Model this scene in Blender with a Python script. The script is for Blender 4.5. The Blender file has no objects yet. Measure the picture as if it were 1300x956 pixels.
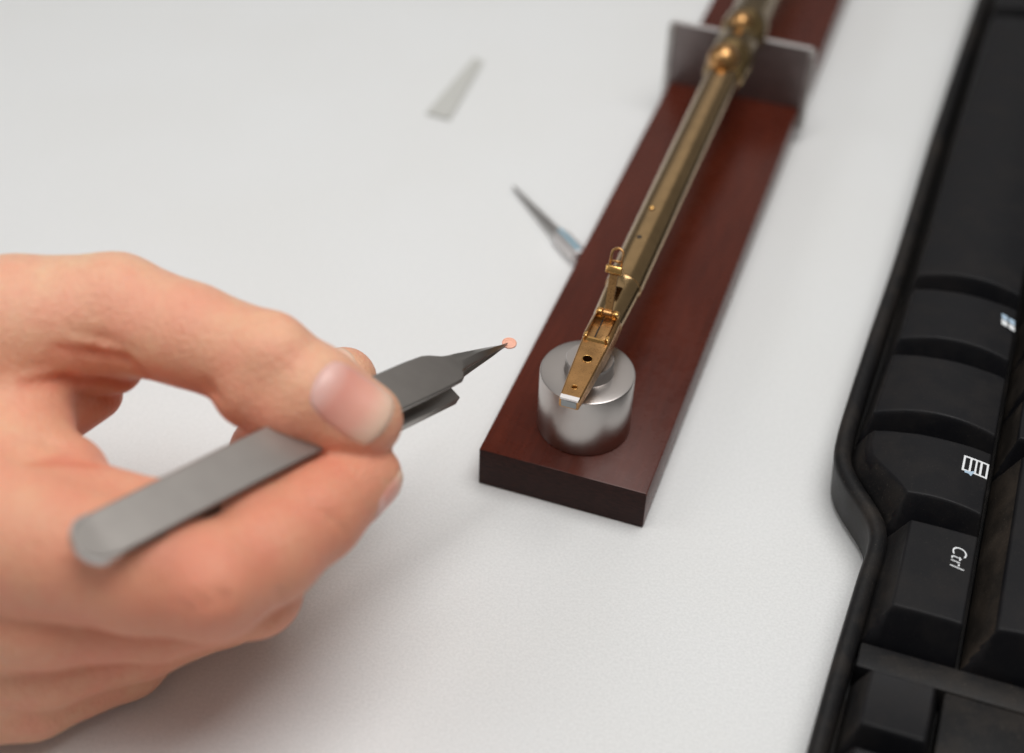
import bpy, bmesh, math
import numpy as np
from mathutils import Vector, Matrix

MM = 0.001
scene = bpy.context.scene
COL = scene.collection

# ---------------------------------------------------------------- camera
PITCH, ROLL, FPX, CAMH = 0.7195935, 0.0391612, 2049.885, 274.2
_F = np.array([0, math.cos(PITCH), -math.sin(PITCH)])
_R0 = np.array([1.0, 0, 0]); _U0 = np.cross(_R0, _F)
_R = math.cos(ROLL) * _R0 + math.sin(ROLL) * _U0
_U = -math.sin(ROLL) * _R0 + math.cos(ROLL) * _U0
_C = np.array([0, 0, CAMH])

def at(px, py, z):
    """point (mm) at height z above the table that the photograph shows at px, py"""
    d = _F + _R * (px - 650) / FPX - _U * (py - 433) / FPX
    return _C + d * (z - _C[2]) / d[2]

cd = bpy.data.cameras.new('camera'); cam = bpy.data.objects.new('camera', cd); COL.objects.link(cam)
M = Matrix(((_R[0], _U[0], -_F[0], 0), (_R[1], _U[1], -_F[1], 0), (_R[2], _U[2], -_F[2], 0), (0, 0, 0, 1)))
cam.matrix_world = Matrix.Translation(Vector(_C) * MM) @ M
cd.sensor_width = 36; cd.lens = FPX / 1300 * 36
cd.shift_y = -45 / 1300
cd.clip_start = 0.01; cd.clip_end = 50
cd.dof.use_dof = True; cd.dof.focus_distance = 0.352; cd.dof.aperture_fstop = 6.6
cd.dof.aperture_blades = 9
scene.camera = cam

# ---------------------------------------------------------------- world and lights
w = bpy.data.worlds.new("World"); scene.world = w; w.use_nodes = True
bg = w.node_tree.nodes['Background']; bg.inputs[0].default_value = (1.0, 0.985, 0.96, 1); bg.inputs[1].default_value = 0.19

def area(name, loc, target, sx, sy, power, col=(1, 1, 1)):
    l = bpy.data.lights.new(name, 'AREA'); l.shape = 'RECTANGLE'; l.size = sx; l.size_y = sy; l.energy = power; l.color = col
    o = bpy.data.objects.new(name, l); COL.objects.link(o); o.location = loc
    d = Vector(target) - Vector(loc); o.rotation_euler = d.to_track_quat('-Z', 'Y').to_euler(); return o
area('ceiling_light', (0.10, 0.25, 0.74), (0.02, 0.33, 0), 0.56, 0.44, 4.3, (1.0, 0.985, 0.965))
area('side_fill', (-0.75, 0.15, 0.65), (-0.05, 0.25, 0), 0.5, 0.5, 1.9, (0.98, 0.99, 1.0))  # fill lamp added from the left to lift the shadows

area('reflection_panel', (0.15, 1.75, 1.25), (0.03, 0.3, 0), 1.7, 0.95, 2.2, (1.0, 0.95, 0.90))  # unseen soft panel, added for the sheen on tube and wood

scene.view_settings.view_transform = 'Standard'; scene.view_settings.look = 'None'
scene.view_settings.exposure = 0.0; scene.view_settings.gamma = 1.0
scene.render.engine = 'CYCLES'

# ---------------------------------------------------------------- helpers
def new_mesh(name, verts, faces, smooth=False):
    me = bpy.data.meshes.new(name)
    me.from_pydata([tuple(float(c) for c in v) for v in verts], [], [tuple(int(i) for i in f) for f in faces]); me.update()
    if smooth:
        me.polygons.foreach_set('use_smooth', [True] * len(me.polygons)); me.update()
    return me

def wloc(o):
    v = Vector((0, 0, 0))
    while o is not None: v += o.location; o = o.parent
    return v

def tag(o, label=None, cat=None, group=None, kind=None):
    if label: o['label'] = label
    if cat: o['category'] = cat
    if group: o['group'] = group
    if kind: o['kind'] = kind
    return o

def thing(name, loc, label, cat, group=None):
    o = bpy.data.objects.new(name, None); COL.objects.link(o); o.empty_display_size = 0.005
    o.location = Vector(loc) * MM
    return tag(o, label, cat, group)

def part(name, geo, mat, parent=None, smooth=False, origin=None, angle=None):
    """geo = (verts in mm world, faces) -> one mesh object"""
    verts, faces = geo
    verts = np.asarray(verts, dtype=float) * MM
    org = np.array(wloc(parent)) if parent is not None else (np.array(origin, float) * MM if origin is not None else np.zeros(3))
    me = new_mesh(name, verts - org, faces, smooth)
    bm = bmesh.new(); bm.from_mesh(me); bmesh.ops.recalc_face_normals(bm, faces=bm.faces)
    if angle is not None:
        for f in bm.faces: f.smooth = True
        ca = math.radians(angle)
        for e in bm.edges:
            if len(e.link_faces) == 2 and e.calc_face_angle(0) > ca: e.smooth = False
    bm.to_mesh(me); bm.free()
    o = bpy.data.objects.new(name, me); COL.objects.link(o)
    if parent is not None: o.parent = parent
    else: o.location = org
    me.materials.append(mat)
    return o

def join(*geos):
    V = []; Fc = []; n = 0
    for v, f in geos:
        v = [tuple(x) for x in v]; V += v; Fc += [tuple(i + n for i in q) for q in f]; n += len(v)
    return V, Fc

def loft(rings, cap=True, closed=True):
    V = [tuple(p) for r in rings for p in r]; m = len(rings[0]); Fc = []
    for i in range(len(rings) - 1):
        for j in range(m if closed else m - 1):
            k = (j + 1) % m
            Fc.append((i * m + j, i * m + k, (i + 1) * m + k, (i + 1) * m + j))
    if cap:
        Fc.append(tuple(range(m - 1, -1, -1))); Fc.append(tuple((len(rings) - 1) * m + j for j in range(m)))
    return V, Fc

def nrm(v): v = np.asarray(v, float); return v / np.linalg.norm(v)

def lathe(base, axis, prof, n=64, cap=True):
    """prof: list of (distance along axis, radius)"""
    axis = nrm(axis); t = np.array([0, 0, 1.0]) if abs(axis[2]) < .9 else np.array([1.0, 0, 0])
    a = nrm(np.cross(axis, t)); b = np.cross(axis, a); base = np.asarray(base, float)
    rings = [[base + axis * s + (a * math.cos(k) + b * math.sin(k)) * max(r, 0.004) for k in np.linspace(0, 2 * math.pi, n, endpoint=False)] for s, r in prof]
    return loft(rings, cap)

def bevel_box(o, ax, ay, az, sx, sy, sz, b=0.4, seg=2):
    """box with one corner o and unit axes, edges rounded"""
    bm = bmesh.new(); bmesh.ops.create_cube(bm, size=1.0)
    for v in bm.verts: v.co = Vector(((v.co.x + .5) * sx, (v.co.y + .5) * sy, (v.co.z + .5) * sz))
    bmesh.ops.bevel(bm, geom=bm.edges[:], offset=b, segments=seg, profile=0.5, affect='EDGES')
    bm.verts.index_update()
    o = np.asarray(o, float); ax = np.asarray(ax); ay = np.asarray(ay); az = np.asarray(az)
    V = [o + ax * v.co.x + ay * v.co.y + az * v.co.z for v in bm.verts]; Fc = [tuple(v.index for v in f.verts) for f in bm.faces]
    bm.free(); return V, Fc

# ---------------------------------------------------------------- materials
class NT:
    def __init__(s, name):
        s.m = bpy.data.materials.new(name); s.m.use_nodes = True; s.t = s.m.node_tree; s.b = s.t.nodes['Principled BSDF']
        s.co = s.t.nodes.new('ShaderNodeTexCoord').outputs['Object']
    def n(s, typ, **kw):
        x = s.t.nodes.new(typ)
        for k, v in kw.items():
            if hasattr(x, k) and not k[0].isupper(): setattr(x, k, v)
        return x
    def link(s, a, b): s.t.links.new(a, b)
    def noise(s, scale, detail=3, stretch=None, rough=.5):
        mp = s.n('ShaderNodeMapping'); sc = [scale / MM / 1000 * 1000] * 3
        if stretch: sc = [sc[i] * stretch[i] for i in range(3)]
        mp.inputs['Scale'].default_value = sc; s.link(s.co, mp.inputs['Vector'])
        x = s.n('ShaderNodeTexNoise'); x.inputs['Scale'].default_value = 1; x.inputs['Detail'].default_value = detail; x.inputs['Roughness'].default_value = rough
        s.link(mp.outputs[0], x.inputs['Vector']); return x.outputs['Fac']
    def ramp(s, fac, stops):
        r = s.n('ShaderNodeValToRGB'); e = r.color_ramp.elements
        while len(e) < len(stops): e.new(0.5)
        for i, (p, c) in enumerate(stops): e[i].position = p; e[i].color = (*c, 1) if len(c) == 3 else c
        s.link(fac, r.inputs[0]); return r.outputs[0]
    def mix(s, fac, a, b, mode='MIX'):
        x = s.n('ShaderNodeMix'); x.data_type = 'RGBA'; x.blend_type = mode
        for sock, v in ((x.inputs[0], fac), (x.inputs[6], a), (x.inputs[7], b)):
            if isinstance(v, (int, float)): sock.default_value = v
            elif isinstance(v, tuple): sock.default_value = (*v, 1)
            else: s.link(v, sock)
        return x.outputs[2]
    def bump(s, h, dist, strength=1.0):
        x = s.n('ShaderNodeBump'); x.inputs['Distance'].default_value = dist * MM; x.inputs['Strength'].default_value = strength
        s.link(h, x.inputs['Height']); s.link(x.outputs[0], s.b.inputs['Normal'])
    def set(s, **kw):
        for k, v in kw.items():
            i = s.b.inputs[k.replace('_', ' ')]
            if isinstance(v, (int, float)): i.default_value = v
            elif isinstance(v, tuple): i.default_value = (*v, 1) if len(v) == 3 and i.type == 'RGBA' else v
            else: s.link(v, i)

def mat_table():
    s = NT('white_table'); g = s.noise(1.5, 5, None, .6); l = s.noise(0.02, 2)
    c = s.ramp(g, [(0.3, (0.70, 0.71, 0.71)), (0.7, (0.83, 0.84, 0.84))])
    c2 = s.mix(0.25, c, s.ramp(l, [(0.35, (0.76, 0.76, 0.745)), (0.65, (0.80, 0.81, 0.815))]))
    s.set(Base_Color=c2, Roughness=0.62); s.bump(g, 0.10, 0.7); return s.m
def mat_wood():
    s = NT('dark_red_wood'); g = s.noise(0.9, 6, (1.0, 0.06, 1.0), .6); g2 = s.noise(0.12, 3, (1.0, .3, 1)); f = s.noise(4, 2)
    c = s.ramp(g, [(0.3, (0.052, 0.0072, 0.0024)), (0.7, (0.084, 0.0125, 0.0045))])
    c = s.mix(s.ramp(g2, [(.35, (0, 0, 0)), (.7, (.5, .5, .5))]), c, (0.100, 0.017, 0.0065))
    s.set(Base_Color=c, Roughness=s.ramp(s.noise(.25, 4), [(.3, (.25, .25, .25)), (.7, (.31, .31, .31))]))
    s.b.inputs['Specular IOR Level'].default_value = .3
    s.bump(f, 0.005, .6); return s.m
def mat_endgrain():
    s = NT('shaded_wood_end_grain'); g = s.noise(1.4, 6, (0.35, 0.35, 1.6), .65)
    c = s.ramp(g, [(0.3, (0.012, 0.0050, 0.0045)), (0.7, (0.044, 0.0150, 0.0115))])
    s.b.inputs['Specular IOR Level'].default_value = .2
    s.set(Base_Color=c, Roughness=0.6); s.bump(g, 0.06, .7); return s.m
def mat_metal(name, col, rough, scr=(1, 1, 1), var=.08, b=.004, dark=.8):
    s = NT(name); g = s.noise(2.2, 5, scr, .6); l = s.noise(.25, 4)
    c = s.mix(s.ramp(l, [(.3, (0, 0, 0)), (.75, (1, 1, 1))]), tuple(x * dark for x in col), col)
    s.set(Base_Color=c, Metallic=1.0, Roughness=s.ramp(g, [(.25, (rough - var,) * 3), (.75, (rough + var,) * 3)]))
    if b > 0: s.bump(g, b, 1)
    return s.m
def mat_plastic(name, col, rough, dust=0.25, dustcol=(0.085, 0.066, 0.05), bump=.035):
    s = NT(name); f = s.noise(3.0, 3); d = s.noise(.09, 6, None, .65); sp = s.noise(3.4, 2)
    dm = s.ramp(d, [(.45, (0, 0, 0)), (.8, (dust,) * 3)])
    c = s.mix(dm, col, dustcol)
    c = s.mix(s.ramp(sp, [(.67, (0, 0, 0)), (.72, (.55 * min(1, dust * 2),) * 3)]), c, (0.20, 0.17, 0.14))
    s.b.inputs['Specular IOR Level'].default_value = .2
    s.set(Base_Color=c, Roughness=s.ramp(d, [(.3, (rough,) * 3), (.8, (min(1, rough + .25),) * 3)])); s.bump(f, bump, .8); return s.m
def mat_skin():
    s = NT('skin'); a = s.n('ShaderNodeAttribute', attribute_name='blush'); a.attribute_name = 'blush'
    bl = a.outputs['Fac']; n1 = s.noise(.11, 4); n2 = s.noise(.6, 4); n3 = s.noise(1.8, 4)
    base = s.mix(s.ramp(n1, [(.35, (0, 0, 0)), (.65, (1, 1, 1))]), (0.85, 0.54, 0.35), (0.86, 0.44, 0.30))
    base = s.mix(s.ramp(n2, [(.45, (0, 0, 0)), (.75, (.30,) * 3)]), base, (0.72, 0.30, 0.20))
    c = s.mix(bl, base, (0.68, 0.19, 0.11))
    s.set(Base_Color=c, Roughness=.46, Subsurface_Weight=.35, Subsurface_Radius=(1.0, .35, .2), Subsurface_Scale=.0035)
    s.b.inputs['Specular IOR Level'].default_value = .35
    v = s.n('ShaderNodeTexVoronoi'); mp = s.n('ShaderNodeMapping'); mp.inputs['Scale'].default_value = (1100, 1100, 1100); s.link(s.co, mp.inputs[0]); s.link(mp.outputs[0], v.inputs['Vector'])
    v.inputs['Scale'].default_value = 1
    ad = s.n('ShaderNodeMath'); ad.operation = 'ADD'; s.link(v.outputs['Distance'], ad.inputs[0]); s.link(n3, ad.inputs[1])
    wv = s.noise(.55, 5, (1, 1, .6), .7); ad2 = s.n('ShaderNodeMath'); ad2.operation = 'MULTIPLY_ADD'; s.link(wv, ad2.inputs[0]); ad2.inputs[1].default_value = 2.2; s.link(ad.outputs[0], ad2.inputs[2])
    s.bump(ad2.outputs[0], .16, .9); return s.m
def mat_nail():
    s = NT('fingernail'); a = s.n('ShaderNodeAttribute'); a.attribute_name = 'tip'
    c = s.ramp(a.outputs['Fac'], [(0.0, (0.74, 0.45, 0.40)), (.16, (0.78, 0.46, 0.40)), (.34, (0.76, 0.34, 0.27)), (.66, (0.80, 0.40, 0.31)), (.88, (0.82, 0.55, 0.42)), (1.0, (0.82, 0.56, 0.42))])
    s.set(Base_Color=c, Roughness=.33, Subsurface_Weight=.2, Subsurface_Radius=(1, .5, .3), Subsurface_Scale=.002)
    s.bump(s.noise(.8, 2), .05, .5); return s.m
def simple(name, col, rough=.5, metal=0., **kw):
    s = NT(name); s.set(Base_Color=col, Roughness=rough, Metallic=metal, **kw); s.bump(s.noise(2.0, 3), .01, .5); return s.m

TABLE = mat_table(); WOOD = mat_wood(); END = mat_endgrain(); SKIN = mat_skin(); NAIL = mat_nail()
NICKEL = mat_metal('brushed_nickel', (0.50, 0.465, 0.445), .32, (1, 1, 1), .012, 0.0, .97)
STEEL = mat_metal('satin_steel', (0.50, 0.48, 0.465), .33, (1, 1, 1), .05, .004)
GREYSTEEL = mat_metal('bead_blasted_steel', (0.37, 0.345, 0.325), .35, (1, 1, 1), .03, .002, .93)
DARKSTEEL = mat_metal('dull_steel_plate', (0.30, 0.265, 0.26), .46, (1, 1, 1), .06, .004)
BRASS = mat_metal('worn_brass', (0.58, 0.32, 0.13), .30, (1, 1, 1), .07, .006, .62)
TUBEBRASS = mat_metal('tarnished_brass', (0.45, 0.30, 0.15), .21, (.6, .6, .6), .03, .0015, .82)
DARKBRASS = mat_metal('dark_brass', (0.40, 0.27, 0.12), .24, (1, 1, 1), .06, .004, .6)
GOLD = mat_metal('polished_brass', (0.74, 0.43, 0.15), .22, (1, 1, 1), .04, .003, .85)
EDGE = mat_metal('pale_steel_lit_edge', (0.78, 0.75, 0.74), .5, (1, 1, 1), .04, .003, .95)
TIPM = mat_metal('ground_steel', (0.30, 0.32, 0.33), .35, (1, 1, 1), .05, .003, .9)
HOLESHADE = simple('painted_hole_shade', (0.008, 0.006, 0.005), .6)  # near-black colour standing in for the shade inside holes and gaps
COPPER = simple('copper_foil', (0.92, 0.50, 0.37), .5, .2)
KEYM = mat_plastic('black_key_plastic', (0.0065, 0.0065, 0.008), .38, .11)
CASEM = mat_plastic('black_case_plastic', (0.010, 0.0098, 0.0105), .40, .34)
DUSTKEY = mat_plastic('dusty_key_plastic', (0.022, 0.018, 0.015), .6, .75, (0.075, 0.055, 0.04), .06)
SKIRTM = mat_plastic('key_skirt_with_dust', (0.011, 0.0105, 0.011), .55, .35, (0.07, 0.055, 0.042), .05)
PRINT = simple('white_print', (0.82, 0.84, 0.86), .5)
PRINTB = simple('blue_white_print', (0.42, 0.56, 0.70), .5)
STRIPM = simple('frosted_plastic', (0.56, 0.56, 0.53), .5)
BLUEM = simple('blue_tint', (0.22, 0.48, 0.62), .35, .2)

# ---------------------------------------------------------------- table
TX0, TX1, TY0, TY1 = -900, 1100, -300, 1500
tb = part('table_top', bevel_box((TX0, TY0, -25), (1, 0, 0), (0, 1, 0), (0, 0, 1), TX1 - TX0, TY1 - TY0, 25, 2, 3), TABLE, angle=40)
tag(tb, 'matte white table top under everything', kind='structure')

# ---------------------------------------------------------------- wooden stand and bracket
YB = math.radians(-17.76); E1 = np.array([math.cos(YB), math.sin(YB), 0]); E2 = np.array([-E1[1], E1[0], 0]); EZ = np.array([0, 0, 1.0])
BO = np.array([-6.59, 262.05, 0]); BH = 11.24; BL = 330
def B(a, b, z): return BO + E1 * a + E2 * b + EZ * z
stand = thing('wooden_stand', B(20, 165, 0), 'long dark reddish brown wooden bar with a steel bracket standing across it', 'stand')
bo = part('wooden_bar', bevel_box(B(0, 0, 0.02), E1, E2, EZ, 40, BL, BH, .35, 2), WOOD, stand, angle=40)
# the sawn end is end grain, with its shading painted in as darker colour
bo.data.materials.append(END)
for p in bo.data.polygons:
    if p.normal.dot(Vector(-E2)) > .9: p.material_index = 1
# wood grain runs along the bar: rotate into the texture frame by rotating the part
def rot_part(o, ang):
    Mz = Matrix.Rotation(-ang, 4, 'Z'); o.data.transform(Mz); o.rotation_euler = (0, 0, ang)
rot_part(bo, YB)
# bracket: plate across the bar with a V notch, flanges folded down both sides
bb, zt = 168.3, 31.5
outl = [(-0.8, BH - 7), (-0.8, zt), (14.5, zt), (14.5, zt - 3.0), (17.5, zt - 7.2), (23.1, zt - 7.2), (26.1, zt - 3.0), (26.1, zt), (40.8, zt), (40.8, BH - 7), (40.05, BH - 7), (40.05, BH + .05), (-0.05, BH + .05), (-0.05, BH - 7)]
plate = loft([[B(a, bb, z) for a, z in outl], [B(a, bb + 1.9, z) for a, z in outl]])
fl = [bevel_box(B(a, bb - .4, BH - 7), E1, E2, EZ, 1.9, 3.6, zt - BH + 6, .3, 1) for a in (-2.0, 40.1)]
bk = part('bracket', join(plate), DARKSTEEL, stand, angle=40)
bk.data.materials.append(EDGE)
for p in bk.data.polygons:
    if p.normal.z > .9: p.material_index = 1  # upward faces get paler steel: the light they catch is put into colour
for g in fl: part('bracket_flange', g, STEEL, stand, angle=40)
for a in (6, 34.5):
    sc = part('bracket_screw', lathe(B(a, bb + 9, BH), EZ, [(0, 2.6), (1.2, 2.6), (1.7, 2.1), (1.75, .0)], 20), STEEL, stand, angle=30)
part('bracket_foot', bevel_box(B(2, bb + 1.95, BH + .02), E1, E2, EZ, 36, 9, 1.4, .3, 1), DARKSTEEL, stand, angle=40)

# ---------------------------------------------------------------- metal cylinder under the tip
CX, CY, CR, CH = 17.474, 271.894, 10.9, 16.46
cyl = thing('metal_cylinder', (CX, CY, BH), 'squat brushed nickel cylinder standing on the front end of the wooden bar', 'cylinder')
part('body', lathe((CX, CY, BH + .03), EZ, [(0, CR - .25), (.25, CR), (CH - .35, CR), (CH - .12, CR - .12), (CH, CR - .42), (CH, 5.9), (CH, 0)], 128), NICKEL, cyl, angle=30)
part('boss', lathe((CX + .3, CY + .4, BH + CH + .02), EZ, [(0, 5.75), (.5, 5.55), (3.2, 5.55), (3.55, 5.3), (3.55, 3.0), (3.4, 2.8), (3.4, 0)], 96), NICKEL, cyl, angle=30)

# ---------------------------------------------------------------- brass instrument
AX = 34.6
I0 = at(722, 512, 35); I1 = at(925, 80, 35); ID = nrm((I1 - I0) * [1, 1, 0]); IW = np.array([ID[1], -ID[0], 0]); I0 = I0 * [1, 1, 0]
def I(s, w_, h): return I0 + ID * s + IW * w_ + EZ * (AX + h)
inst = thing('brass_tube_instrument', I(75, 0, -AX), 'long tarnished brass tube with holed flat tip and upright lever, above the wooden bar', 'instrument')
def sect(s, wd, top, bot, r, n=6):
    pts = []
    hw = wd / 2
    for cx_, cz_, a0 in ((hw - r, top - r, 0), (-hw + r, top - r, 90), (-hw + r, bot + r, 180), (hw - r, bot + r, 270)):
        for k in range(n + 1):
            a = math.radians(a0 + 90 * k / n); pts.append(I(s, cx_ + r * math.cos(a), cz_ + r * math.sin(a)))
    return pts
def boolean(geo, cutters):
    a = bpy.data.objects.new('t', new_mesh('t', np.asarray(geo[0]), geo[1])); COL.objects.link(a)
    bm = bmesh.new(); bm.from_mesh(a.data); bmesh.ops.recalc_face_normals(bm, faces=bm.faces); bm.to_mesh(a.data); bm.free()
    cs = []
    for g in cutters:
        c = bpy.data.objects.new('c', new_mesh('c', np.asarray(g[0]), g[1])); COL.objects.link(c); cs.append(c)
        bm = bmesh.new(); bm.from_mesh(c.data); bmesh.ops.recalc_face_normals(bm, faces=bm.faces); bm.to_mesh(c.data); bm.free()
        md = a.modifiers.new('b', 'BOOLEAN'); md.operation = 'DIFFERENCE'; md.solver = 'EXACT'; md.object = c
    dg = bpy.context.evaluated_depsgraph_get(); me = bpy.data.meshes.new_from_object(a.evaluated_get(dg))
    V = [tuple(v.co) for v in me.vertices]; Fc = [tuple(p.vertices) for p in me.polygons]
    for o in cs + [a]: bpy.data.objects.remove(o)
    return V, Fc
front = loft([sect(0, 4.3, 1.5, -1.0, .3), sect(.2, 4.5, 1.62, -1.15, .4), sect(10, 5.6, 1.95, -2.3, .5), sect(19.2, 6.5, 2.2, -3.1, .6), sect(22, 6.9, 2.9, -3.2, 1.3), sect(28.2, 7.1, 3.4, -3.4, 2.6)])
cuts = [lathe(I(3.9, 0, -.6), EZ, [(0, .62), (4, .62)], 24), lathe(I(13.4, 0, -1.2), EZ, [(0, 1.05), (6, 1.05)], 28),
        bevel_box(I(19.6, -2.5, 1.35), ID, IW, EZ, 9.6, 5.0, 5, .1, 1)]
part('jaw', boolean(front, cuts), BRASS, inst, angle=25)
part('steel_tip', bevel_box(I(-.12, -1.75, -.8), ID, IW, EZ, .5, 3.5, 1.9, .1, 1), TIPM, inst, angle=40)
part('tip_plate', loft([[I(-.1, x, z) for x, z in ((-2.05, 1.2), (2.05, 1.2), (2.05, 1.68), (-2.05, 1.68))], [I(1.0, x, z) for x, z in ((-2.1, 1.4), (2.1, 1.4), (2.1, 1.80), (-2.1, 1.80))]]), EDGE, inst)
# rims round the two holes
def ring(c, ax, R, r, n=32, m=8):
    ax = nrm(ax); t = np.array([1.0, 0, 0]) if abs(ax[0]) < .9 else np.array([0, 1.0, 0]); a = nrm(np.cross(ax, t)); b = np.cross(ax, a)
    rings = []
    for k in range(n):
        q = 2 * math.pi * k / n; d = a * math.cos(q) + b * math.sin(q)
        rings.append([np.asarray(c) + d * (R + r * math.cos(p)) + ax * r * math.sin(p) for p in np.linspace(0, 2 * math.pi, m, endpoint=False)])
    V = [p for r_ in rings for p in r_]; Fc = [(i * m + j, i * m + (j + 1) % m, ((i + 1) % n) * m + (j + 1) % m, ((i + 1) % n) * m + j) for i in range(n) for j in range(m)]
    return V, Fc
part('hole_rim', ring(I(13.4, 0, 2.03), EZ, 1.16, .12), GOLD, inst, smooth=True)
part('hole_rim', ring(I(3.9, 0, 1.76), EZ, .70, .09), GOLD, inst, smooth=True)
part('bore', lathe(I(13.4, 0, -1.1), EZ, [(0, 1.0), (.2, 1.0)], 24), HOLESHADE, inst)  # black disc paints the shade at the bottom of the hole
part('bore', lathe(I(3.9, 0, .75), EZ, [(0, .58), (.5, .5), (.55, 0)], 24), GOLD, inst)
# raised lip at the start of the open trough
lip = [(19.1, 2.15), (19.5, 2.75), (20.1, 2.7), (20.2, 1.38), (19.2, 1.38)]
part('saddle_lip', join(loft([[I(s, -2.3, h) for s, h in lip], [I(s, 2.3, h) for s, h in lip]]), bevel_box(I(19.3, -2.95, 2.0), ID, IW, EZ, 1.6, .9, 1.5, .25, 2), bevel_box(I(19.3, 2.05, 2.0), ID, IW, EZ, 1.6, .9, 1.5, .25, 2)), GOLD, inst, angle=40)
part('slider', bevel_box(I(20.4, -.5, 1.38), ID, IW, EZ, 9, 2.6, .75, .25, 2), BRASS, inst, angle=40)
part('slider_gap_shade', bevel_box(I(20.4, -.95, 1.37), ID, IW, EZ, 8.6, .42, .12, .03, 1), HOLESHADE, inst)  # dark bar in place of the shade in the gap
# tube sections
def tubeprof(p, n=72): return lathe(I(0, 0, 0), ID, p, n)
slot = bevel_box(I(28.4, -.95, 1.6), ID, IW, EZ, 9.5, 1.9, 4, .1, 1)
part('collar', boolean(tubeprof([(28.2, 3.3), (28.45, 3.62), (29.6, 3.72), (41.6, 4.0), (42.2, 4.28)], 72), [slot]), TUBEBRASS, inst, angle=35)
part('tube', tubeprof([(42.2, 4.3), (42.8, 4.4), (90, 4.5), (143, 4.65)], 72), TUBEBRASS, inst, angle=35)
part('hinge_lug', bevel_box(I(28.0, -2.75, 1.9), ID, IW, EZ, 1.7, 1.7, 2.0, .5, 3), GOLD, inst, angle=40)
part('hinge_lug', bevel_box(I(28.0, 1.05, 1.9), ID, IW, EZ, 1.7, 1.7, 2.0, .5, 3), GOLD, inst, angle=40)
part('hinge_pin', lathe(I(28.9, -1.0, 2.9), IW, [(0, .8), (.1, .9), (1.9, .9), (2.0, .8)], 24), BRASS, inst, angle=40)
part('seam_ring', ring(I(42.2, 0, 0), ID, 4.2, .14, 64, 10), BRASS, inst, smooth=True)
part('set_pin', lathe(I(69.5, -.9, 4.1), EZ, [(0, .65), (.6, .65), (.85, .4), (.9, 0)], 20), GOLD, inst, angle=40)
part('set_hole_shade', lathe(I(57.2, -.6, 4.15), EZ, [(0, .65), (.3, .6), (.31, 0)], 20), HOLESHADE, inst)  # black disc on the tube, painted as the shade of a hole
part('thick_tube', tubeprof([(141.3, 4.6), (141.5, 5.2), (142.3, 5.7), (147, 5.9), (148.2, 6.4), (156, 6.4), (157, 5.9), (164, 5.9), (165, 6.6), (172, 6.6), (173.5, 6.0), (300, 6.0), (301, 5)], 72), DARKBRASS, inst, angle=35)
def ball(c, r, n=24, m=14, ax=EZ):
    return lathe(np.asarray(c, float) - nrm(ax) * r, ax, [(r - r * math.cos(q), r * math.sin(q)) for q in np.linspace(0.02, math.pi - .02, m)], n)
part('knob', join(ball(I(143.5, -.6, 4.6), 4.5), lathe(I(139.5, -.6, 3.2), ID, [(0, 1.3), (2, 1.6)], 20)), BRASS, inst, smooth=True)
part('knob', ball(I(164.5, -.5, 4.6), 3.5), BRASS, inst, smooth=True)
# lever: stem rising out of the slot, cross bar and open loop on top
lev_a = I(30.0, -.1, 3.0); lev_b = I(36.2, -1.0, 9.6); lev_c = I(39.6, -1.3, 13.8)
d1 = nrm(lev_b - lev_a); d2 = nrm(lev_c - lev_b)
def bar(p, q, wd, th, wd2=None, sd=IW):
    d = nrm(q - p); t = nrm(np.cross(d, sd)); w2 = wd2 or wd
    return loft([[p + sd * x * wd + t * y * th for x, y in ((-.5, -.5), (.5, -.5), (.5, .5), (-.5, .5))], [q + sd * x * w2 + t * y * th for x, y in ((-.5, -.5), (.5, -.5), (.5, .5), (-.5, .5))]])
lever = part('lever', join(bar(lev_a - d1 * 2.5, lev_b, 1.5, 1.2, 2.0)), BRASS, inst)
cb = bevel_box(lev_b - IW * 2.0 - d1 * .9, IW, d1, np.cross(IW, d1), 4.0, 2.0, 1.5, .45, 3)
cbo = part('cross_bar', cb, GOLD, inst, angle=40)
lp = []
hw = 1.35
arc = [lev_b - IW * hw + d2 * .5, lev_b - IW * hw + d2 * 3.9] + [lev_b + d2 * 3.9 + IW * hw * -math.cos(q) + d2 * 1.3 * math.sin(q) for q in np.linspace(.4, math.pi - .4, 7)] + [lev_b + IW * hw + d2 * 3.9, lev_b + IW * hw + d2 * .5]
def tube_path(pts, r, m=8):
    rings = []; up = nrm(np.cross(d2, IW))
    for i, p in enumerate(pts):
        d = nrm(pts[min(i + 1, len(pts) - 1)] - pts[max(i - 1, 0)]); a = nrm(np.cross(d, up)); b = np.cross(d, a)
        rings.append([p + a * r * math.cos(q) + b * r * math.sin(q) for q in np.linspace(0, 2 * math.pi, m, endpoint=False)])
    return loft(rings)
part('lever_loop', join(tube_path(arc, .33), tube_path([lev_b - IW * hw + d2 * 2.2, lev_b + IW * hw + d2 * 2.2], .3)), BRASS, inst, smooth=True)

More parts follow.
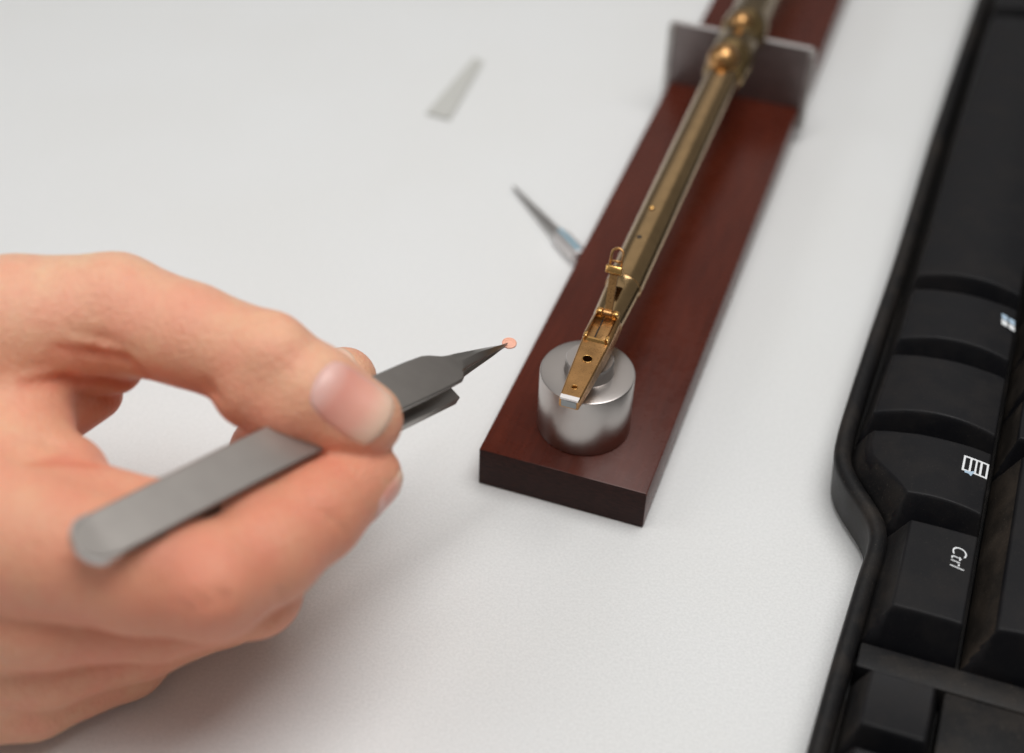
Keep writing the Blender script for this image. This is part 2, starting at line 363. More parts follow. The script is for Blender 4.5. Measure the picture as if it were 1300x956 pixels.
# ---------------------------------------------------------------- steel probe lying against the bar, pale strip
pt, pe = at(651, 236, 1.3), at(738, 328, 2.6)
pd = nrm(pe - pt); L = np.linalg.norm(pe - pt)
probe = thing('steel_probe', (pt + pe) / 2 * [1, 1, 0], 'thin pointed steel probe with a blue stripe, touching the left side of the bar', 'probe')
part('needle', lathe(pt, pd, [(0, .15), (.6, .35), (L * .35, .95), (L * .7, 1.45)], 24), STEEL, probe, angle=40)
part('collar', lathe(pt, pd, [(L * .68, 1.5), (L * .69, 2.0), (L * .74, 2.45), (L - .6, 2.5), (L - .2, 2.2)], 32), EDGE, probe, angle=35)
pn = nrm(np.cross(pd, EZ)); pup = nrm(np.cross(pn, pd))
for i_ in (1,):
    c0 = pt + pd * L * .70 + (pup * 2.3 + pn * .2); c1 = pt + pd * (L - .9) + (pup * 2.42 + pn * .2)
    part('blue_stripe', loft([[c0 + pn * x + pup * y for x, y in ((-.45, -.2), (.45, -.2), (.45, .12), (-.45, .12))], [c1 + pn * x + pup * y for x, y in ((-.5, -.2), (.5, -.2), (.5, .12), (-.5, .12))]]), BLUEM, probe)  # narrow strip of pale blue colour along the collar
c4 = [at(540, 146, 0), at(571, 154, 0), at(614, 80, 0), at(602, 74, 0)]
sv = [c + EZ * .1 for c in c4] + [c4[0] + EZ * 1.0, c4[1] + EZ * 1.0, c4[2] + EZ * .7, c4[3] + EZ * .7]
st = part('plastic_wedge', (sv, [(0, 1, 2, 3), (4, 5, 6, 7), (0, 1, 5, 4), (1, 2, 6, 5), (2, 3, 7, 6), (3, 0, 4, 7)]), STRIPM, origin=sum(c4) / 4)
bm = bmesh.new(); bm.from_mesh(st.data); bmesh.ops.bevel(bm, geom=bm.edges[:], offset=.0003, segments=2, affect='EDGES'); bm.to_mesh(st.data); bm.free()
tag(st, 'small pale grey tapered plastic strip lying alone on the white table', 'strip')

# ---------------------------------------------------------------- tweezers
T0 = at(643, 438, 40); T1 = at(97, 697, 68); TL = np.linalg.norm(T1 - T0); TD = nrm(T1 - T0)
view = nrm(_C - (T0 + T1) / 2); tn0 = nrm(view - TD * (view @ TD)); tw0 = nrm(np.cross(tn0, TD))
if tw0[1] < 0: tw0 = -tw0          # width direction, pointing to the far side
al = math.radians(24); TN = tn0 * math.cos(al) + tw0 * math.sin(al); TW = tw0 * math.cos(al) - tn0 * math.sin(al)
def T(s, w_, n): return T0 + TD * s + TW * w_ + TN * n
tw = thing('tweezers', T(TL / 2, 0, 0) * [1, 1, 0], 'fine pointed grey steel tweezers held between thumb and index finger', 'tweezers')
# half width (far side, near side) and centre offset along the arm
prof = [(0.0, .10, .10), (1.5, .22, .22), (5, .75, .65), (11, 1.55, 1.15), (17.0, 2.3, 1.75), (19.0, 2.45, 2.4), (19.8, 2.6, 3.6), (21, 2.9, 4.25), (23.5, 4.1, 4.4), (25.5, 4.7, 4.5), (31, 4.9, 4.6), (45, 4.9, 4.7), (80, 4.75, 4.75), (TL - 6, 4.7, 4.7), (TL - 3, 4.3, 4.3), (TL - 1.3, 3.3, 3.3), (TL - .4, 2.1, 2.1), (TL, .8, .8)]
def arm(sgn):
    rings = []
    for s, wf, wn in prof:
        if sgn < 0 and s < 27: wn = min(wn, 2.2)
        gap = 1.0 * min(1, s / 20) * 1.0 + (2.0 * math.sin(min(1, max(0, (s - 2)) / 50) * math.pi / 2) if s < 52 else 2.0 * max(0, 1 - (s - 52) / (TL - 58)))
        if s > TL - 8: gap = 0.0 + .0
        c = sgn * gap; th = .45 if s > 19 else .35 + .1 * s / 19
        bow = (0.9 if 2 < s < 17.5 else 0) * math.sin((s - 2) / 15.5 * math.pi) if s < 19 else 0
        lo, hi = (c + .02, c + .02 + 2 * th) if sgn > 0 else (c - .02 - 2 * th, c - .02)
        ew = min(.35, wf * .4)
        if sgn > 0: pts = [(-wn, lo), (wf, lo), (wf, hi - .25), (wf - ew, hi), (0, hi + bow), (-wn + ew, hi), (-wn, hi - .25)]
        else: pts = [(-wn, hi), (wf, hi), (wf, lo + .25), (wf - ew, lo), (0, lo - bow), (-wn + ew, lo), (-wn, lo + .25)]
        rings.append([T(s, x, n) for x, n in pts])
    return loft(rings)
part('arm', arm(1), GREYSTEEL, tw, angle=28)
part('arm', arm(-1), GREYSTEEL, tw, angle=28)
def halfround(s0, n0, n1, w_=4.85, L_=6.0):
    pts = [(s0 - L_, -w_), (s0 - 4.2, -w_)] + [(s0 - 4.2 + 4.2 * math.sin(q), -w_ * math.cos(q)) for q in np.linspace(.15, math.pi - .15, 15)] + [(s0 - 4.2, w_), (s0 - L_, w_)]
    return loft([[T(a, b, n0) for a, b in pts], [T(a, b, n1) for a, b in pts]])
part('end_joint_lit_rim', halfround(TL + .25, -.75, .72), NICKEL, tw, angle=30)  # brighter metal here puts the lit rim of the joined end into colour
gp = bevel_box(T(20.6, -5.7, -3.8), TD, TW, TN, 32, 5.4, 2.4, .2, 2)
part('guide_block', gp, GREYSTEEL, tw, angle=35)

# ---------------------------------------------------------------- copper disc
dc = T(-.9, 0, .15)
g = join(lathe(dc - nrm((.05, -.05, 1)) * .15, (.05, -.05, 1), [(0, 1.6), (.3, 1.6), (.3, 1.0), (.2, .9), (.2, 0)], 40), ring(dc + nrm((.05, -.05, 1)) * .15, (.05, -.05, 1), 1.5, .14, 40, 8))
dk = part('copper_disc', g, COPPER, origin=dc, angle=40)
tag(dk, 'tiny pink copper disc gripped in the tip of the tweezers', 'disc')

# ---------------------------------------------------------------- keyboard
KA = math.radians(-107.8); KU = np.array([math.cos(KA), math.sin(KA), 0]); KV = np.array([-KU[1], KU[0], 0]); KO = np.array([100, 300.0, 0])
def K(u, v, z): return KO + KU * u + KV * v + EZ * z
kb = thing('keyboard', K(0, 60, 0), 'black computer keyboard with dusty keys and white legends at the right', 'keyboard')
U0, U1, V1 = -300, 190, 150
path = [(U0, -5), (-181, -8.4), (-101, -10.6), (-37, -11.4), (0, -12.6), (30, -13.3), (40, -13.1), (45, -12.3), (49, -10.6), (53, -8.0), (57, -4.9), (61, -2.2), (65, -.9), (70, -.7), (76, -1.1), (85, -1.5), (108, -2.3), (U1, -4)]
def densify(p, n=3):
    out = []
    for i in range(len(p) - 1):
        p0 = np.array(p[max(i - 1, 0)], float); p1 = np.array(p[i], float); p2 = np.array(p[i + 1], float); p3 = np.array(p[min(i + 2, len(p) - 1)], float)
        # chord-length aware Hermite
        l1 = np.linalg.norm(p2 - p1)
        m1 = (p2 - p0) / max(1e-6, np.linalg.norm(p2 - p0)) * l1; m2 = (p3 - p1) / max(1e-6, np.linalg.norm(p3 - p1)) * l1
        k = n if l1 < 25 else n * 2
        for j in range(k):
            t = j / k; out.append((2 * t**3 - 3 * t**2 + 1) * p1 + (t**3 - 2 * t**2 + t) * m1 + (-2 * t**3 + 3 * t**2) * p2 + (t**3 - t**2) * m2)
    out.append(np.array(p[-1], float)); return out
pth = densify(path, 4)
sec = [(1.6, 1.0), (1.0, 2.0), (.35, 9.5), (0, 12.4), (.15, 13.6), (.7, 14.3), (1.6, 14.6), (3.0, 14.2), (3.8, 13.4), (4.1, 12.2), (4.3, 6.0)]
rings = []
for i, q in enumerate(pth):
    t = pth[min(i + 1, len(pth) - 1)] - pth[max(i - 1, 0)]; t = t / np.linalg.norm(t); nn = np.array([-t[1], t[0]])
    rings.append([K(*(q + nn * off), z) for off, z in sec])
part('case_rim', loft(rings, cap=False, closed=False), CASEM, kb, smooth=True)
# deck under the keys and base, following the rim
def strip(z, off, v1, flip=False):
    a = []; b = []
    for i, q in enumerate(pth):
        t = pth[min(i + 1, len(pth) - 1)] - pth[max(i - 1, 0)]; t = t / np.linalg.norm(t); nn = np.array([-t[1], t[0]])
        a.append(K(*(q + nn * off), z)); b.append(K(q[0], v1, z))
    return loft([a, b], cap=False, closed=False)
part('case_deck', strip(6.2, 4.2, V1 - 2), CASEM, kb)
part('case_bottom', strip(1.0, 1.6, V1 - 2), CASEM, kb)
part('case_back', bevel_box(K(U0, V1 - 6, 1), KU, KV, EZ, U1 - U0, 8, 17, 1.5, 3), CASEM, kb, angle=40)
for uu in (U0 - 4, U1 - 2): part('case_side', bevel_box(K(uu, -4, 1), KU, KV, EZ, 6, V1 + 4, 14.5, 1.5, 3), CASEM, kb, angle=40)
# divider between the key block and the arrow keys
part('divider', join(bevel_box(K(94.6, 2.6, 3), KU, KV, EZ, 6.4, 60, 10.3, .5, 2), bevel_box(K(101, 20.5, 3), KU, KV, EZ, 22, 26, 10.1, .5, 2)), CASEM, kb, angle=40)

def smin(a, b, k):
    h = np.clip(.5 + .5 * (b - a) / k, 0, 1); return b * (1 - h) + a * h - k * h * (1 - h)
def key(u0, u1, v0, v1, z0=7.5, zt=20.5, sk=(2.0, 3.5, 2.2, 1.2), dome=0.0, dish=0.0, mat=None, vfront=None, name='key', res=.5, base=10.0, label=None, k=.45, dusty=None):
    """heightfield keycap; sk = horizontal run of the skirts (u-, u+, v-, v+) between base height and top"""
    nu = max(6, int((u1 - u0) / res)); nv = max(6, int((v1 - v0) / res))
    def spaced(a, b, ra, rb, step):
        a2 = a + ra + 1.3; b2 = b - rb - 1.3; m_ = max(3, int((b2 - a2) / step))
        return np.concatenate([np.linspace(a, a + ra - .9, 4)[:-1], np.linspace(a + ra - .9, a2, 9)[:-1], np.linspace(a2, b2, m_)[:-1], np.linspace(b2, b - rb + .9, 9)[:-1], np.linspace(b - rb + .9, b, 4)])
    ua = spaced(u0, u1, sk[0], sk[1], 1.0); va = (spaced(v0, v1, sk[2], sk[3], 1.0) - v0) / (v1 - v0); nu = len(ua) - 1; nv = len(va) - 1
    U_, T_ = np.meshgrid(ua, va, indexing='ij')
    vf = np.array([vfront(x) for x in U_[:, 0]])[:, None] if vfront else v0
    V_ = vf + (v1 - vf) * T_
    mid = (u0 + sk[0] + u1 - sk[1]) / 2; hu = (u1 - u0 - sk[0] - sk[1]) / 2; vm = (v0 + sk[2] + v1 - sk[3]) / 2; hv = (v1 - v0 - sk[2] - sk[3]) / 2
    top = zt + dome * (1 - ((V_ - vm) / hv)**2) - dish * (1 - ((U_ - mid) / hu)**2)
    H = zt - base
    dv = (V_ - vf)
    pl = [base + (U_ - u0) * H / sk[0], base + (u1 - U_) * H / sk[1], base + dv * H / sk[2], base + (v1 - V_) * H / sk[3]]
    Z = pl[0]
    for q in pl[1:]: Z = smin(Z, q, .6)
    Z = smin(top, Z, k)
    P = [K(a, b, c) for a, b, c in zip(U_.ravel(), V_.ravel(), Z.ravel())]; idx = np.arange((nu + 1) * (nv + 1)).reshape(nu + 1, nv + 1)
    Fc = [(idx[i, j], idx[i + 1, j], idx[i + 1, j + 1], idx[i, j + 1]) for i in range(nu) for j in range(nv)]
    per = list(idx[:, 0]) + list(idx[-1, 1:]) + list(idx[-2::-1, -1]) + list(idx[0, -2:0:-1])
    n0 = len(P); P += [np.array([P[i][0], P[i][1], z0]) for i in per]
    m = len(per)
    for i in range(m): Fc.append((per[i], n0 + i, n0 + (i + 1) % m, per[(i + 1) % m]))
    o = part(name, (P, Fc), mat or KEYM, kb, angle=80)
    o.data.materials.append(dusty or SKIRTM)
    Fd = (pl[2] <= np.minimum(pl[0], pl[1]) + .3) & (pl[2] < top - .5) & (pl[2] < pl[3])
    for i in range(nu):
        for j in range(nv):
            if Fd[i, j] and Fd[i + 1, j + 1]: o.data.polygons[i * nv + j].material_index = 1
    if label: o['label'] = label
    return o, (lambda uq, vq: zt + dome * (1 - ((vq - vm) / hv)**2) - dish * (1 - ((uq - mid) / hu)**2))
def fr_menu(x):
    pts = [(30, -8.6), (36, -8.9), (42, -8.9), (46, -7.8), (50, -5.0), (53.5, -2.0), (57, .6), (60, 1.7), (64, 2.0)]
    return float(np.interp(x, [p[0] for p in pts], [p[1] for p in pts]))
def fr_main(x): return float(np.interp(x, [-190, -100, -37, 0, 36], [-3.6, -5.6, -6.4, -7.0, -8.7]))
key(-188.5, -163.3, -5, 22, sk=(2, 3.6, 2.4, 1.2), dome=1.8, vfront=fr_main)
key(-162.3, -18.3, -5, 22, sk=(2.0, 3.6, 2.4, 1.2), dome=1.8, vfront=fr_main, name='space_bar')
k1, s1 = key(-17.3, 8.4, -5, 22, sk=(2, 4.2, 2.4, 1.2), dome=1.8, vfront=fr_main, label='key with a small window pane emblem')
key(9.2, 35.2, -5, 22, sk=(2, 3.6, 2.4, 1.2), dome=1.8, vfront=fr_main)
k2, s2 = key(36, 61.6, -3, 22, sk=(2, 4.2, 3.8, 1.2), dome=1.2, vfront=fr_menu, label='key with a menu symbol and an S curved front edge')
k3, s3 = key(62.2, 93.3, 2, 22, sk=(1.8, 4.4, 4.8, 1.0), dome=0.15, zt=20.3, label='Ctrl key', base=9.5)
# second row
for a, b in ((-98.5, -80), (-79.5, -61), (-60.5, -42), (-41.5, -23), (-22.5, -4), (-3.5, 15.2), (15.8, 34.5)):
    key(a, b, 22.9, 41.6, sk=(1.6, 3.2, 3.0, 2.0), dish=.5, dusty=DUSTKEY, zt=21.5)
key(35.3, 93.2, 22.9, 41.6, sk=(1.8, 4.4, 4.6, 2.0), dome=.6, mat=KEYM, dusty=DUSTKEY, zt=21.5, label='long dusty shift key')
# third row
for a, b in ((-69, -50.5), (-50, -31.5), (-31, -12.5), (-12, 6.5), (7, 25.5), (26, 44.5)):
    key(a, b, 42.2, 61, sk=(1.6, 3.2, 3.0, 2.0), dish=.5, zt=22.5, res=.9)
key(45.2, 93.2, 42.2, 61, sk=(1.8, 4.0, 3.0, 2.0), dome=.4, zt=22.5, res=.9)
# arrow keys
key(104.0, 122.5, 2.6, 19.8, sk=(1.8, 3.4, 3.2, 1.8), dish=.4, zt=19.5)
key(123.2, 141.7, 2.6, 19.8, sk=(1.8, 3.4, 3.2, 1.8), dish=.4, zt=19.5, res=.9)
key(142.4, 160.9, 2.6, 19.8, sk=(1.8, 3.4, 3.2, 1.8), dish=.4, zt=19.5, res=.9)

def print_poly(name, polys, surf, mat, parent, lift=.06):
    """flat print on a keycap: polys = list of (u, v) outlines"""
    V = []; Fc = []
    for pl in polys:
        n = len(V); m = len(pl)
        V += [K(a, b, surf(a, b) + lift) for a, b in pl]; V += [K(a, b, surf(a, b) + lift - .05) for a, b in pl]
        Fc.append(tuple(range(n, n + m))); Fc.append(tuple(range(n + 2 * m - 1, n + m - 1, -1)))
        for i in range(m): Fc.append((n + i, n + (i + 1) % m, n + m + (i + 1) % m, n + m + i))
    org = np.array(wloc(parent)); me = new_mesh(name, np.array(V) * MM - org, Fc); me.materials.append(mat)
    o = bpy.data.objects.new(name, me); COL.objects.link(o); o.parent = parent; return o
def rect(a0, a1, b0, b1):
    n = max(1, int((b1 - b0) / .4)); bs = [b0 + (b1 - b0) * i / n for i in range(n + 1)]
    return [(a0, b0), (a1, b0)] + [(a1, b) for b in bs[1:]] + [(a0, b) for b in bs[:0:-1]]
# menu symbol: framed list with four slots and a pointer
A0, A1, B0, B1 = 41.6, 46.4, 14.9, 20.6
icon = [rect(A0, A0 + .45, B0, B1), rect(A1 - .45, A1, B0, B1), rect(A0 + .45, A1 - .45, B0, B0 + .45), rect(A0 + .45, A1 - .45, B0 + 1.5, B0 + 1.95), rect(A0 + .45, A1 - .45, B0 + 2.75, B0 + 3.15), rect(A0 + .45, A1 - .45, B0 + 3.8, B0 + 4.3), rect(A0 + .45, A1 - .45, B1 - .45, B1)]
print_poly('menu_symbol', icon, s2, PRINT, k2)
print_poly('menu_pointer', [[(A1 - .9, B0 + 2.9), (A1 + 1.0, B0 + 2.2), (A1 + .5, B0 + 1.6), (A1 + .5, B0 + .7), (A1 - .2, B0 + .7), (A1 - .2, B0 + 1.6)]], s2, PRINTB, k2, .10)
# small window pane emblem
def pane(a, b, w_, h): return [(a, b), (a + w_, b + .25), (a + w_ + .25, b + h + .25), (a + .25, b + h)]
print_poly('emblem_symbol', [pane(-11.6, 17.2, 1.7, 1.5), pane(-11.2, 19.1, 1.7, 1.5)], s1, PRINTB, k1)
print_poly('emblem_symbol', [pane(-9.5, 17.4, 1.8, 1.5), pane(-9.1, 19.3, 1.8, 1.5)], s1, PRINT, k1)
# Ctrl lettering
tc = bpy.data.curves.new('t', 'FONT'); tc.body = 'Ctrl'; tc.size = 4.7; tc.shear = .22; tc.extrude = 0; tc.offset = -0.05
to = bpy.data.objects.new('t', tc); COL.objects.link(to)
me = bpy.data.meshes.new_from_object(to.evaluated_get(bpy.context.evaluated_depsgraph_get())); bpy.data.objects.remove(to)
xs = [v.co.x for v in me.vertices]; wd = max(xs)
org = np.array(wloc(k3))
for v in me.vertices:
    uq = 68.2 + v.co.x * 6.6 / wd; vq = 16.3 + v.co.y * .95; p = K(uq, vq, s3(uq, vq) + .06) * MM - org; v.co = Vector(p)
me.materials.clear(); me.materials.append(PRINT); to = bpy.data.objects.new('lettering', me); COL.objects.link(to); to.parent = k3

# ---------------------------------------------------------------- hand
def J(x, y, z, r): return (at(x, y, z), r)
class Cone:
    def __init__(s, a, b): s.a, s.ra = a; s.b, s.rb = b
    def __call__(s, P):
        ba = s.b - s.a; l2 = ba @ ba; rr = s.ra - s.rb; a2 = l2 - rr * rr; il2 = 1 / l2
        pa = P - s.a; y = pa @ ba; z = y - l2; x2 = ((pa * l2 - ba * y[:, None])**2).sum(1); y2 = y * y * l2; z2 = z * z * l2
        k = np.sign(rr) * rr * rr * x2
        out = (np.sqrt(x2 * a2 * il2) + y * rr) * il2 - s.ra
        m1 = np.sign(z) * a2 * z2 > k; m2 = np.sign(y) * a2 * y2 < k
        out = np.where(m2, np.sqrt(x2 + y2) * il2 - s.ra, out); out = np.where(m1, np.sqrt(x2 + z2) * il2 - s.rb, out)
        return out
class Ell:
    def __init__(s, c, r, ax=None): s.c = np.asarray(c, float); s.r = np.asarray(r, float); s.ax = np.eye(3) if ax is None else np.asarray(ax)
    def __call__(s, P):
        q = (P - s.c) @ s.ax.T; k0 = np.sqrt(((q / s.r)**2).sum(1)); k1 = np.sqrt(((q / s.r**2)**2).sum(1)); return k0 * (k0 - 1) / np.maximum(k1, 1e-6)
def chain(js, k=1.5):
    cs = [Cone(js[i], js[i + 1]) for i in range(len(js) - 1)]
    def f(P):
        d = cs[0](P)
        for c in cs[1:]: d = smin(d, c(P), k)
        return d
    return f
# joints
thumb = [J(-120, 470, 58, 17), J(20, 415, 64, 14.0), J(145, 398, 66, 11.8), J(240, 425, 66, 10.0), J(335, 462, 64, 10.0), J(400, 500, 61, 9.2), J(462, 533, 57, 7.6)]
index = [J(-120, 640, 52, 15), J(40, 690, 52, 13), J(180, 722, 51, 11.6), J(268, 738, 50, 10.6), J(340, 702, 49, 9.5), J(403, 655, 48.5, 8.5), J(466, 604, 47.5, 6.8)]
middle = [J(-130, 760, 38, 14), J(60, 775, 37, 10.5), J(200, 775, 34, 9.4), J(322, 748, 30, 9.3), J(335, 650, 33, 8.4), J(342, 575, 34, 8.0), J(390, 520, 38, 7.6), J(437, 482, 41, 7.0)]
ringf = [J(-130, 830, 24, 13), J(60, 830, 22, 10), J(180, 800, 20, 9.4), J(285, 762, 18, 9), J(345, 690, 14, 8.2), J(372, 640, 12, 7.5)]
little = [J(-130, 890, 14, 11), J(40, 880, 11, 9), J(160, 835, 9.5, 8.2), J(230, 770, 8.5, 7.6), J(290, 720, 8, 7)]
palm = [(Cone(J(-150, 520, 48, 22), J(-110, 720, 40, 22)), 8), (Cone(J(-150, 700, 36, 21), J(-140, 830, 24, 18)), 8),
        (Cone(J(-150, 620, 44, 24), J(-420, 640, 42, 25)), 10), (Cone(J(-420, 640, 42, 25), J(-1000, 660, 44, 30)), 10)]
web = [(Cone(J(15, 470, 54, 11), J(20, 600, 50, 12)), 5), (Cone(J(60, 455, 54, 9), J(150, 474, 53, 4.2)), 3), (Cone(J(30, 520, 47, 11), J(122, 500, 45, 5.5)), 2.5), (Cone(J(30, 600, 50, 10), J(85, 605, 51, 8)), 4), (Cone(J(70, 632, 52, 8.5), J(215, 655, 53, 6.0)), 4), (Cone(J(215, 655, 53, 6.0), J(310, 655, 51, 6.5)), 3), (Cone(J(300, 668, 50, 7.5), J(410, 628, 48.5, 7)), 3)]
bumps = [(Ell(at(150, 372, 72), (6, 6, 5)), 4), (Ell(at(345, 432, 71), (5, 5, 3)), 4), (Ell(at(268, 748, 54), (6, 6, 5)), 4)]
PAD = chain([J(322, 492, 61.5, 8.2), J(365, 515, 59, 8.4), J(430, 538, 56.5, 7.2)], 2)
GROOVES = []
fthumb, findex, fmiddle, fring, flittle = chain(thumb, 2), chain(index, 2), chain(middle, 2), chain(ringf, 2), chain(little, 2)
def sdf0(P):
    d = palm[0][0](P)
    for c, k in palm[1:]: d = smin(d, c(P), k)
    near = np.clip((P[:, 0] + 62) / 22, 0, 1)          # 0 at the palm, 1 out on the fingers
    kk = 5.5 * (1 - near) + .7 * near; nf = np.clip((P[:, 0] + 104) / 24, 0, 1); kf = 4.5 * (1 - nf) + .55 * nf
    def ad(d, e, kv): return smin(d, e, kv)
    ft, fi = fthumb(P), findex(P)
    for c, k in bumps[:2]: ft = smin(ft, c(P), k)
    ft = smin(ft, PAD(P), 1.6)
    fi = smin(fi, bumps[2][0](P), bumps[2][1])
    d = ad(d, flittle(P), kf); d = ad(d, fring(P), kf); d = ad(d, fmiddle(P), kf); d = ad(d, fi, kf * .9)
    for c, k in web: d = smin(d, c(P), k)
    d = ad(d, ft, kk)
    return d
def sdf(P):
    d = sdf0(P)
    for c, k in GROOVES: d = -smin(-d, c(P), k)
    return d
def march(o, d, f=sdf0, tmax=400):
    t = 0.0
    for _ in range(120):
        v = float(f((o + d * t)[None])[0])
        if v < .02: return o + d * t
        t += v * .9
        if t > tmax: return None
    return o + d * t
def hit(px, py):
    d = nrm(at(px, py, 0) - _C); return march(_C + d * 120, d)
def grad(p, f=sdf0, e=.3):
    P = np.array([p + e * v for v in np.eye(3)] + [p - e * v for v in np.eye(3)]); v = f(P); return nrm(v[:3] - v[3:])
def groove(pts, r, k=1.2):
    hs = [hit(*p) for p in pts]; hs = [h for h in hs if h is not None]
    for i in range(len(hs) - 1):
        if np.linalg.norm(hs[i + 1] - hs[i]) < 14:
            GROOVES.append((Cone((hs[i], 1.35 * r if i else r * .4), (hs[i + 1], 1.35 * r if i < len(hs) - 2 else r * .4)), k))
groove([(70, 442), (120, 450), (160, 458), (190, 478)], .75)
groove([(30, 488), (80, 482), (130, 484), (165, 488)], .7)
groove([(30, 470), (60, 462)], .4)
groove([(40, 590), (80, 583), (118, 590)], .6)
groove([(60, 570), (95, 562)], .5)
groove([(262, 486), (268, 497), (280, 508)], .3, 2.0)
groove([(318, 408), (330, 402), (350, 402)], .3); groove([(330, 418), (352, 416), (368, 420)], .3)
groove([(246, 758), (262, 768), (260, 786)], .26, 1.6); groove([(270, 748), (286, 760), (288, 778)], .24, 1.6); groove([(228, 765), (240, 776), (240, 790)], .24, 1.6)
groove([(338, 766), (349, 776), (346, 788)], .28, 1.6); groove([(352, 752), (366, 764)], .28, 1.6)
groove([(90, 420), (130, 430), (170, 444)], .35, 1.6); groove([(100, 500), (128, 508), (150, 506)], .4, 1.6); groove([(20, 560), (60, 560), (88, 572)], .4, 1.6)
groove([(395, 640), (420, 655), (440, 680)], .25, 1.5); groove([(95, 452), (110, 470)], .35, 1.4); groove([(130, 455), (140, 470)], .3, 1.4)
groove([(150, 335), (165, 342)], .25)
nails = []
def make_nail(px, py, adir, hl, hw_, name='nail', src=None):
    if src: nv = np.array(src[1]); nv = nrm(nv - adir * (nv @ adir)); c = march(src[0] + nv * 20, -nv)
    else: c = hit(px, py)
    n = grad(c); A = nrm(adir - n * (adir @ n)); Bq = np.cross(n, A)
    c_in = c - n * 0
    # shallow bed
    rows = []; na, nb = 15, 13
    pts = np.zeros((na, nb, 3)); tipv = []
    for i in range(na):
        a = -1 + 2 * i / (na - 1)
        for j in range(nb):
            b = -1 + 2 * j / (nb - 1)
            wv = hw_ * (1 - .22 * max(0, -a)**2.5 - .10 * max(0, a)**3); x = a * hl * (1 - .16 * b * b * (1 if a > 0 else 1.1) * abs(a))
            o = c + A * x + Bq * b * wv + n * 6; p = march(o, -n, sdf0, 14)
            if p is None: p = o - n * 8
            pts[i, j] = p
    nails.append((name, c, n, A, pts, hl, hw_))
tdir = nrm(at(462, 533, 57) - at(335, 462, 64)); idir = nrm(at(465, 612, 47.5) - at(405, 665, 48.5)); mdir = nrm(at(428, 485, 40) - at(385, 520, 37))
make_nail(449, 508, tdir, 8.2, 6.0, 'thumb_nail')
make_nail(0, 0, idir, 5.5, 4.5, 'index_nail', (index[-1][0] - idir * 1.0, (.95, -.35, -.38)))
make_nail(0, 0, mdir, 4.4, 3.8, 'middle_nail', (middle[-1][0] - mdir * .5, (.45, .35, .8)))
# mesh it: surface nets on a regular grid
VX = .85
lo = np.array([-215.0, 120, -1.0]); hi = np.array([8.0, 292, 86.0])
n_ = np.ceil((hi - lo) / VX).astype(int) + 1
gx, gy, gz = [lo[i] + VX * np.arange(n_[i]) for i in range(3)]
D = np.empty(tuple(n_), np.float32)
for i0 in range(0, n_[0], 24):
    X, Y, Z = np.meshgrid(gx[i0:i0 + 24], gy, gz, indexing='ij'); P = np.stack([X.ravel(), Y.ravel(), Z.ravel()], 1)
    dd = np.maximum(sdf0(P), .4 - P[:, 2])            # flattened where it rests on the table
    m = np.abs(dd) < 4
    if m.any():
        q = P[m]; e = dd[m]
        for c, k in GROOVES: e = -smin(-e, c(q), k)
        dd[m] = e
    D[i0:i0 + 24] = dd.reshape(X.shape)
D[0] = 1; D[-1] = 1; D[:, 0] = 1; D[:, -1] = 1; D[:, :, 0] = 1; D[:, :, -1] = 1
S = D < 0
acc = np.zeros(tuple(n_ - 1) + (3,), np.float32); cnt = np.zeros(tuple(n_ - 1), np.float32)
corners = [(a, b, c) for a in (0, 1) for b in (0, 1) for c in (0, 1)]
sl = lambda c: tuple(slice(c[i], n_[i] - 1 + c[i]) for i in range(3))
for c in corners:
    for ax in range(3):
        if c[ax] == 0:
            c2 = list(c); c2[ax] = 1; d0 = D[sl(c)]; d1_ = D[sl(tuple(c2))]; x = (d0 < 0) != (d1_ < 0)
            t = np.where(x, d0 / np.where(x, d0 - d1_, 1), 0)
            for k in range(3): acc[..., k] += np.where(x, c[k] + (t if k == ax else 0), 0)
            cnt += x
vm_ = cnt > 0; vid = -np.ones(tuple(n_ - 1), int); vid[vm_] = np.arange(vm_.sum())
ijk = np.argwhere(vm_); VH = lo + VX * (ijk + acc[vm_] / cnt[vm_][:, None])
FH = []
for ax in range(3):
    a1, a2 = (ax + 1) % 3, (ax + 2) % 3
    s0 = [slice(None)] * 3; s1_ = [slice(None)] * 3; s0[ax] = slice(0, -1); s1_[ax] = slice(1, None)
    ed = np.argwhere(S[tuple(s0)] != S[tuple(s1_)]); ok = (ed[:, a1] > 0) & (ed[:, a2] > 0) & (ed[:, a1] < n_[a1] - 1) & (ed[:, a2] < n_[a2] - 1); ed = ed[ok]
    o1 = np.zeros(3, int); o1[a1] = 1; o2 = np.zeros(3, int); o2[a2] = 1
    g4 = [vid[tuple((ed - q).T)] for q in (0 * o1, o1, o1 + o2, o2)]
    qd = np.stack(g4, 1); fl_ = S[tuple(ed.T)]; qd[~fl_] = qd[~fl_][:, ::-1]; FH.append(qd)
FH = np.concatenate(FH)
# relax a little to remove grid artefacts
e_a = np.concatenate([FH[:, i] for i in range(4)]); e_b = np.concatenate([FH[:, (i + 1) % 4] for i in range(4)])
for it in range(2):
    sm = np.zeros_like(VH); ct = np.zeros(len(VH)); np.add.at(sm, e_a, VH[e_b]); np.add.at(ct, e_a, 1); np.add.at(sm, e_b, VH[e_a]); np.add.at(ct, e_b, 1)
    VH = VH + (.5 if it % 2 == 0 else -.5) * (sm / ct[:, None] - VH) if False else VH + .35 * (sm / ct[:, None] - VH)
hand = thing('hand', (-60, 200, 0), 'bare hand reaching in from the left, pinching the tweezers between thumb and index finger', 'hand')
me = bpy.data.meshes.new('hand_skin'); vv = VH * MM - np.array(hand.location)
me.vertices.add(len(vv)); me.vertices.foreach_set('co', vv.astype(np.float32).ravel())
me.loops.add(FH.size); me.loops.foreach_set('vertex_index', FH.astype(np.int32).ravel())
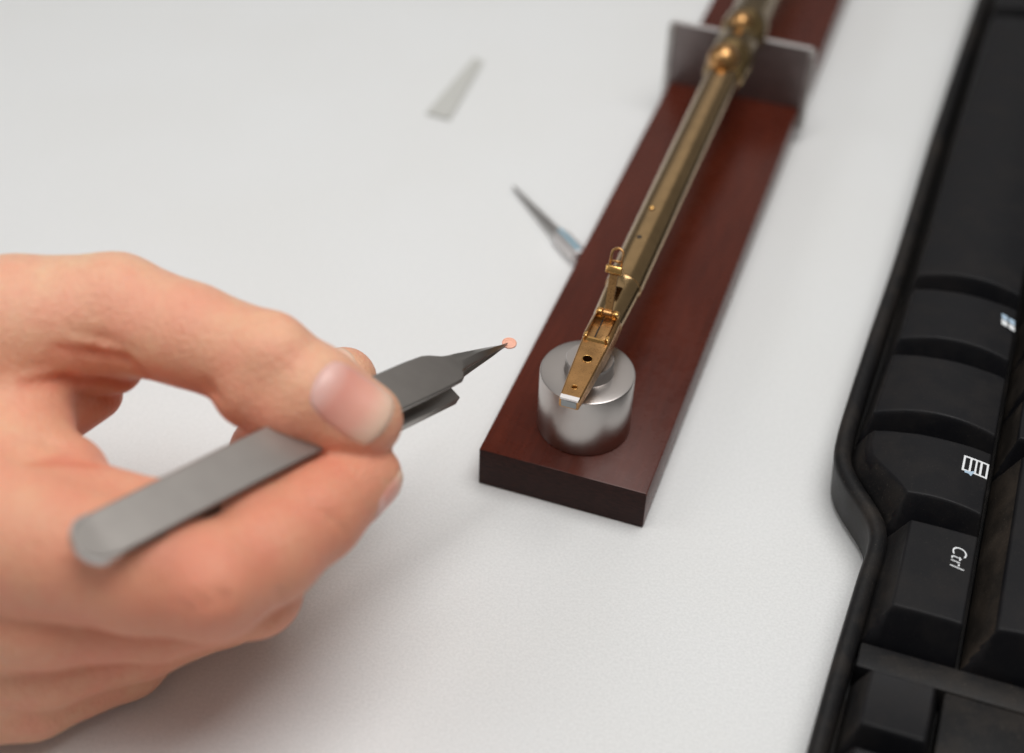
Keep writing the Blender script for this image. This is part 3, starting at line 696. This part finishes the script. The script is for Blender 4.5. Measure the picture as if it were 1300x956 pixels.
me.polygons.add(len(FH)); me.polygons.foreach_set('loop_start', np.arange(0, FH.size, 4, dtype=np.int32)); me.polygons.foreach_set('use_smooth', np.ones(len(FH), bool))
me.update(calc_edges=True); me.validate()
# redder skin over knuckles, finger pads and folds
bl = np.zeros(len(VH))
for (x, y, z, R_, a) in [(262, 775, 50, 20, .36), (300, 770, 48, 18, .3), (335, 420, 66, 20, .12), (300, 500, 60, 20, .35), (400, 560, 52, 18, .5), (490, 550, 56, 9, .35), (230, 420, 66, 24, .14), (110, 470, 52, 20, .3), (160, 500, 46, 12, .4), (90, 590, 50, 16, .25), (270, 490, 60, 8, .6), (440, 690, 45, 18, .35), (345, 775, 24, 16, .8), (60, 700, 55, 30, .25), (420, 650, 48, 22, .4), (100, 760, 48, 40, .3), (100, 850, 20, 40, .4), (220, 740, 50, 26, .3), (200, 800, 30, 22, .3), (330, 680, 52, 18, .25), (20, 480, 60, 20, .2), (445, 465, 40, 11, .75), (490, 600, 47, 8, .35), (300, 560, 30, 20, .6), (380, 640, 52, 16, .3)]:
    c = at(x, y, z); bl = 1 - (1 - bl) * (1 - a * np.exp(-(((VH - c)**2).sum(1)) / (R_ * .75)**2))
gv = np.full(len(VH), 9.0); near_ = VH[:, 0] > -110
for c, k in [g_ for g_ in GROOVES if g_[0].ra > .75 or g_[0].rb > .75]: gv[near_] = np.minimum(gv[near_], c(VH[near_]))
bl = np.clip(bl + .35 * np.exp(-(np.maximum(gv, 0) / 1.3)**2), 0, 1)
at_ = me.attributes.new('blush', 'FLOAT', 'POINT'); at_.data.foreach_set('value', bl.astype(np.float32))
me.materials.append(SKIN); ho = bpy.data.objects.new('hand_skin', me); COL.objects.link(ho); ho.parent = hand
for name, c, n, A, pts, hl, hw_ in nails:
    na, nb = pts.shape[:2]; top = np.zeros_like(pts); tips = np.zeros((na, nb))
    for i in range(na):
        for j in range(nb):
            a = -1 + 2 * i / (na - 1); b = -1 + 2 * j / (nb - 1); edge = min(1, (1 - abs(b)) * 4) * min(1, (1 + a) * 5)
            top[i, j] = pts[i, j] + n * (.02 + .24 * edge); tips[i, j] = (a + 1) / 2 + .06 * b * b
    V = np.concatenate([top.reshape(-1, 3), (pts - n * .5).reshape(-1, 3)]); idx = np.arange(na * nb).reshape(na, nb); m = na * nb
    Fc = [(idx[i, j], idx[i + 1, j], idx[i + 1, j + 1], idx[i, j + 1]) for i in range(na - 1) for j in range(nb - 1)]
    per = list(idx[:, 0]) + list(idx[-1, 1:]) + list(idx[-2::-1, -1]) + list(idx[0, -2:0:-1])
    Fc += [(per[i], per[i] + m, per[(i + 1) % len(per)] + m, per[(i + 1) % len(per)]) for i in range(len(per))]
    o = part('fingernail', (V, Fc), NAIL, hand, smooth=True)
    ta = o.data.attributes.new('tip', 'FLOAT', 'POINT'); ta.data.foreach_set('value', np.concatenate([tips.ravel(), tips.ravel()]).astype(np.float32))
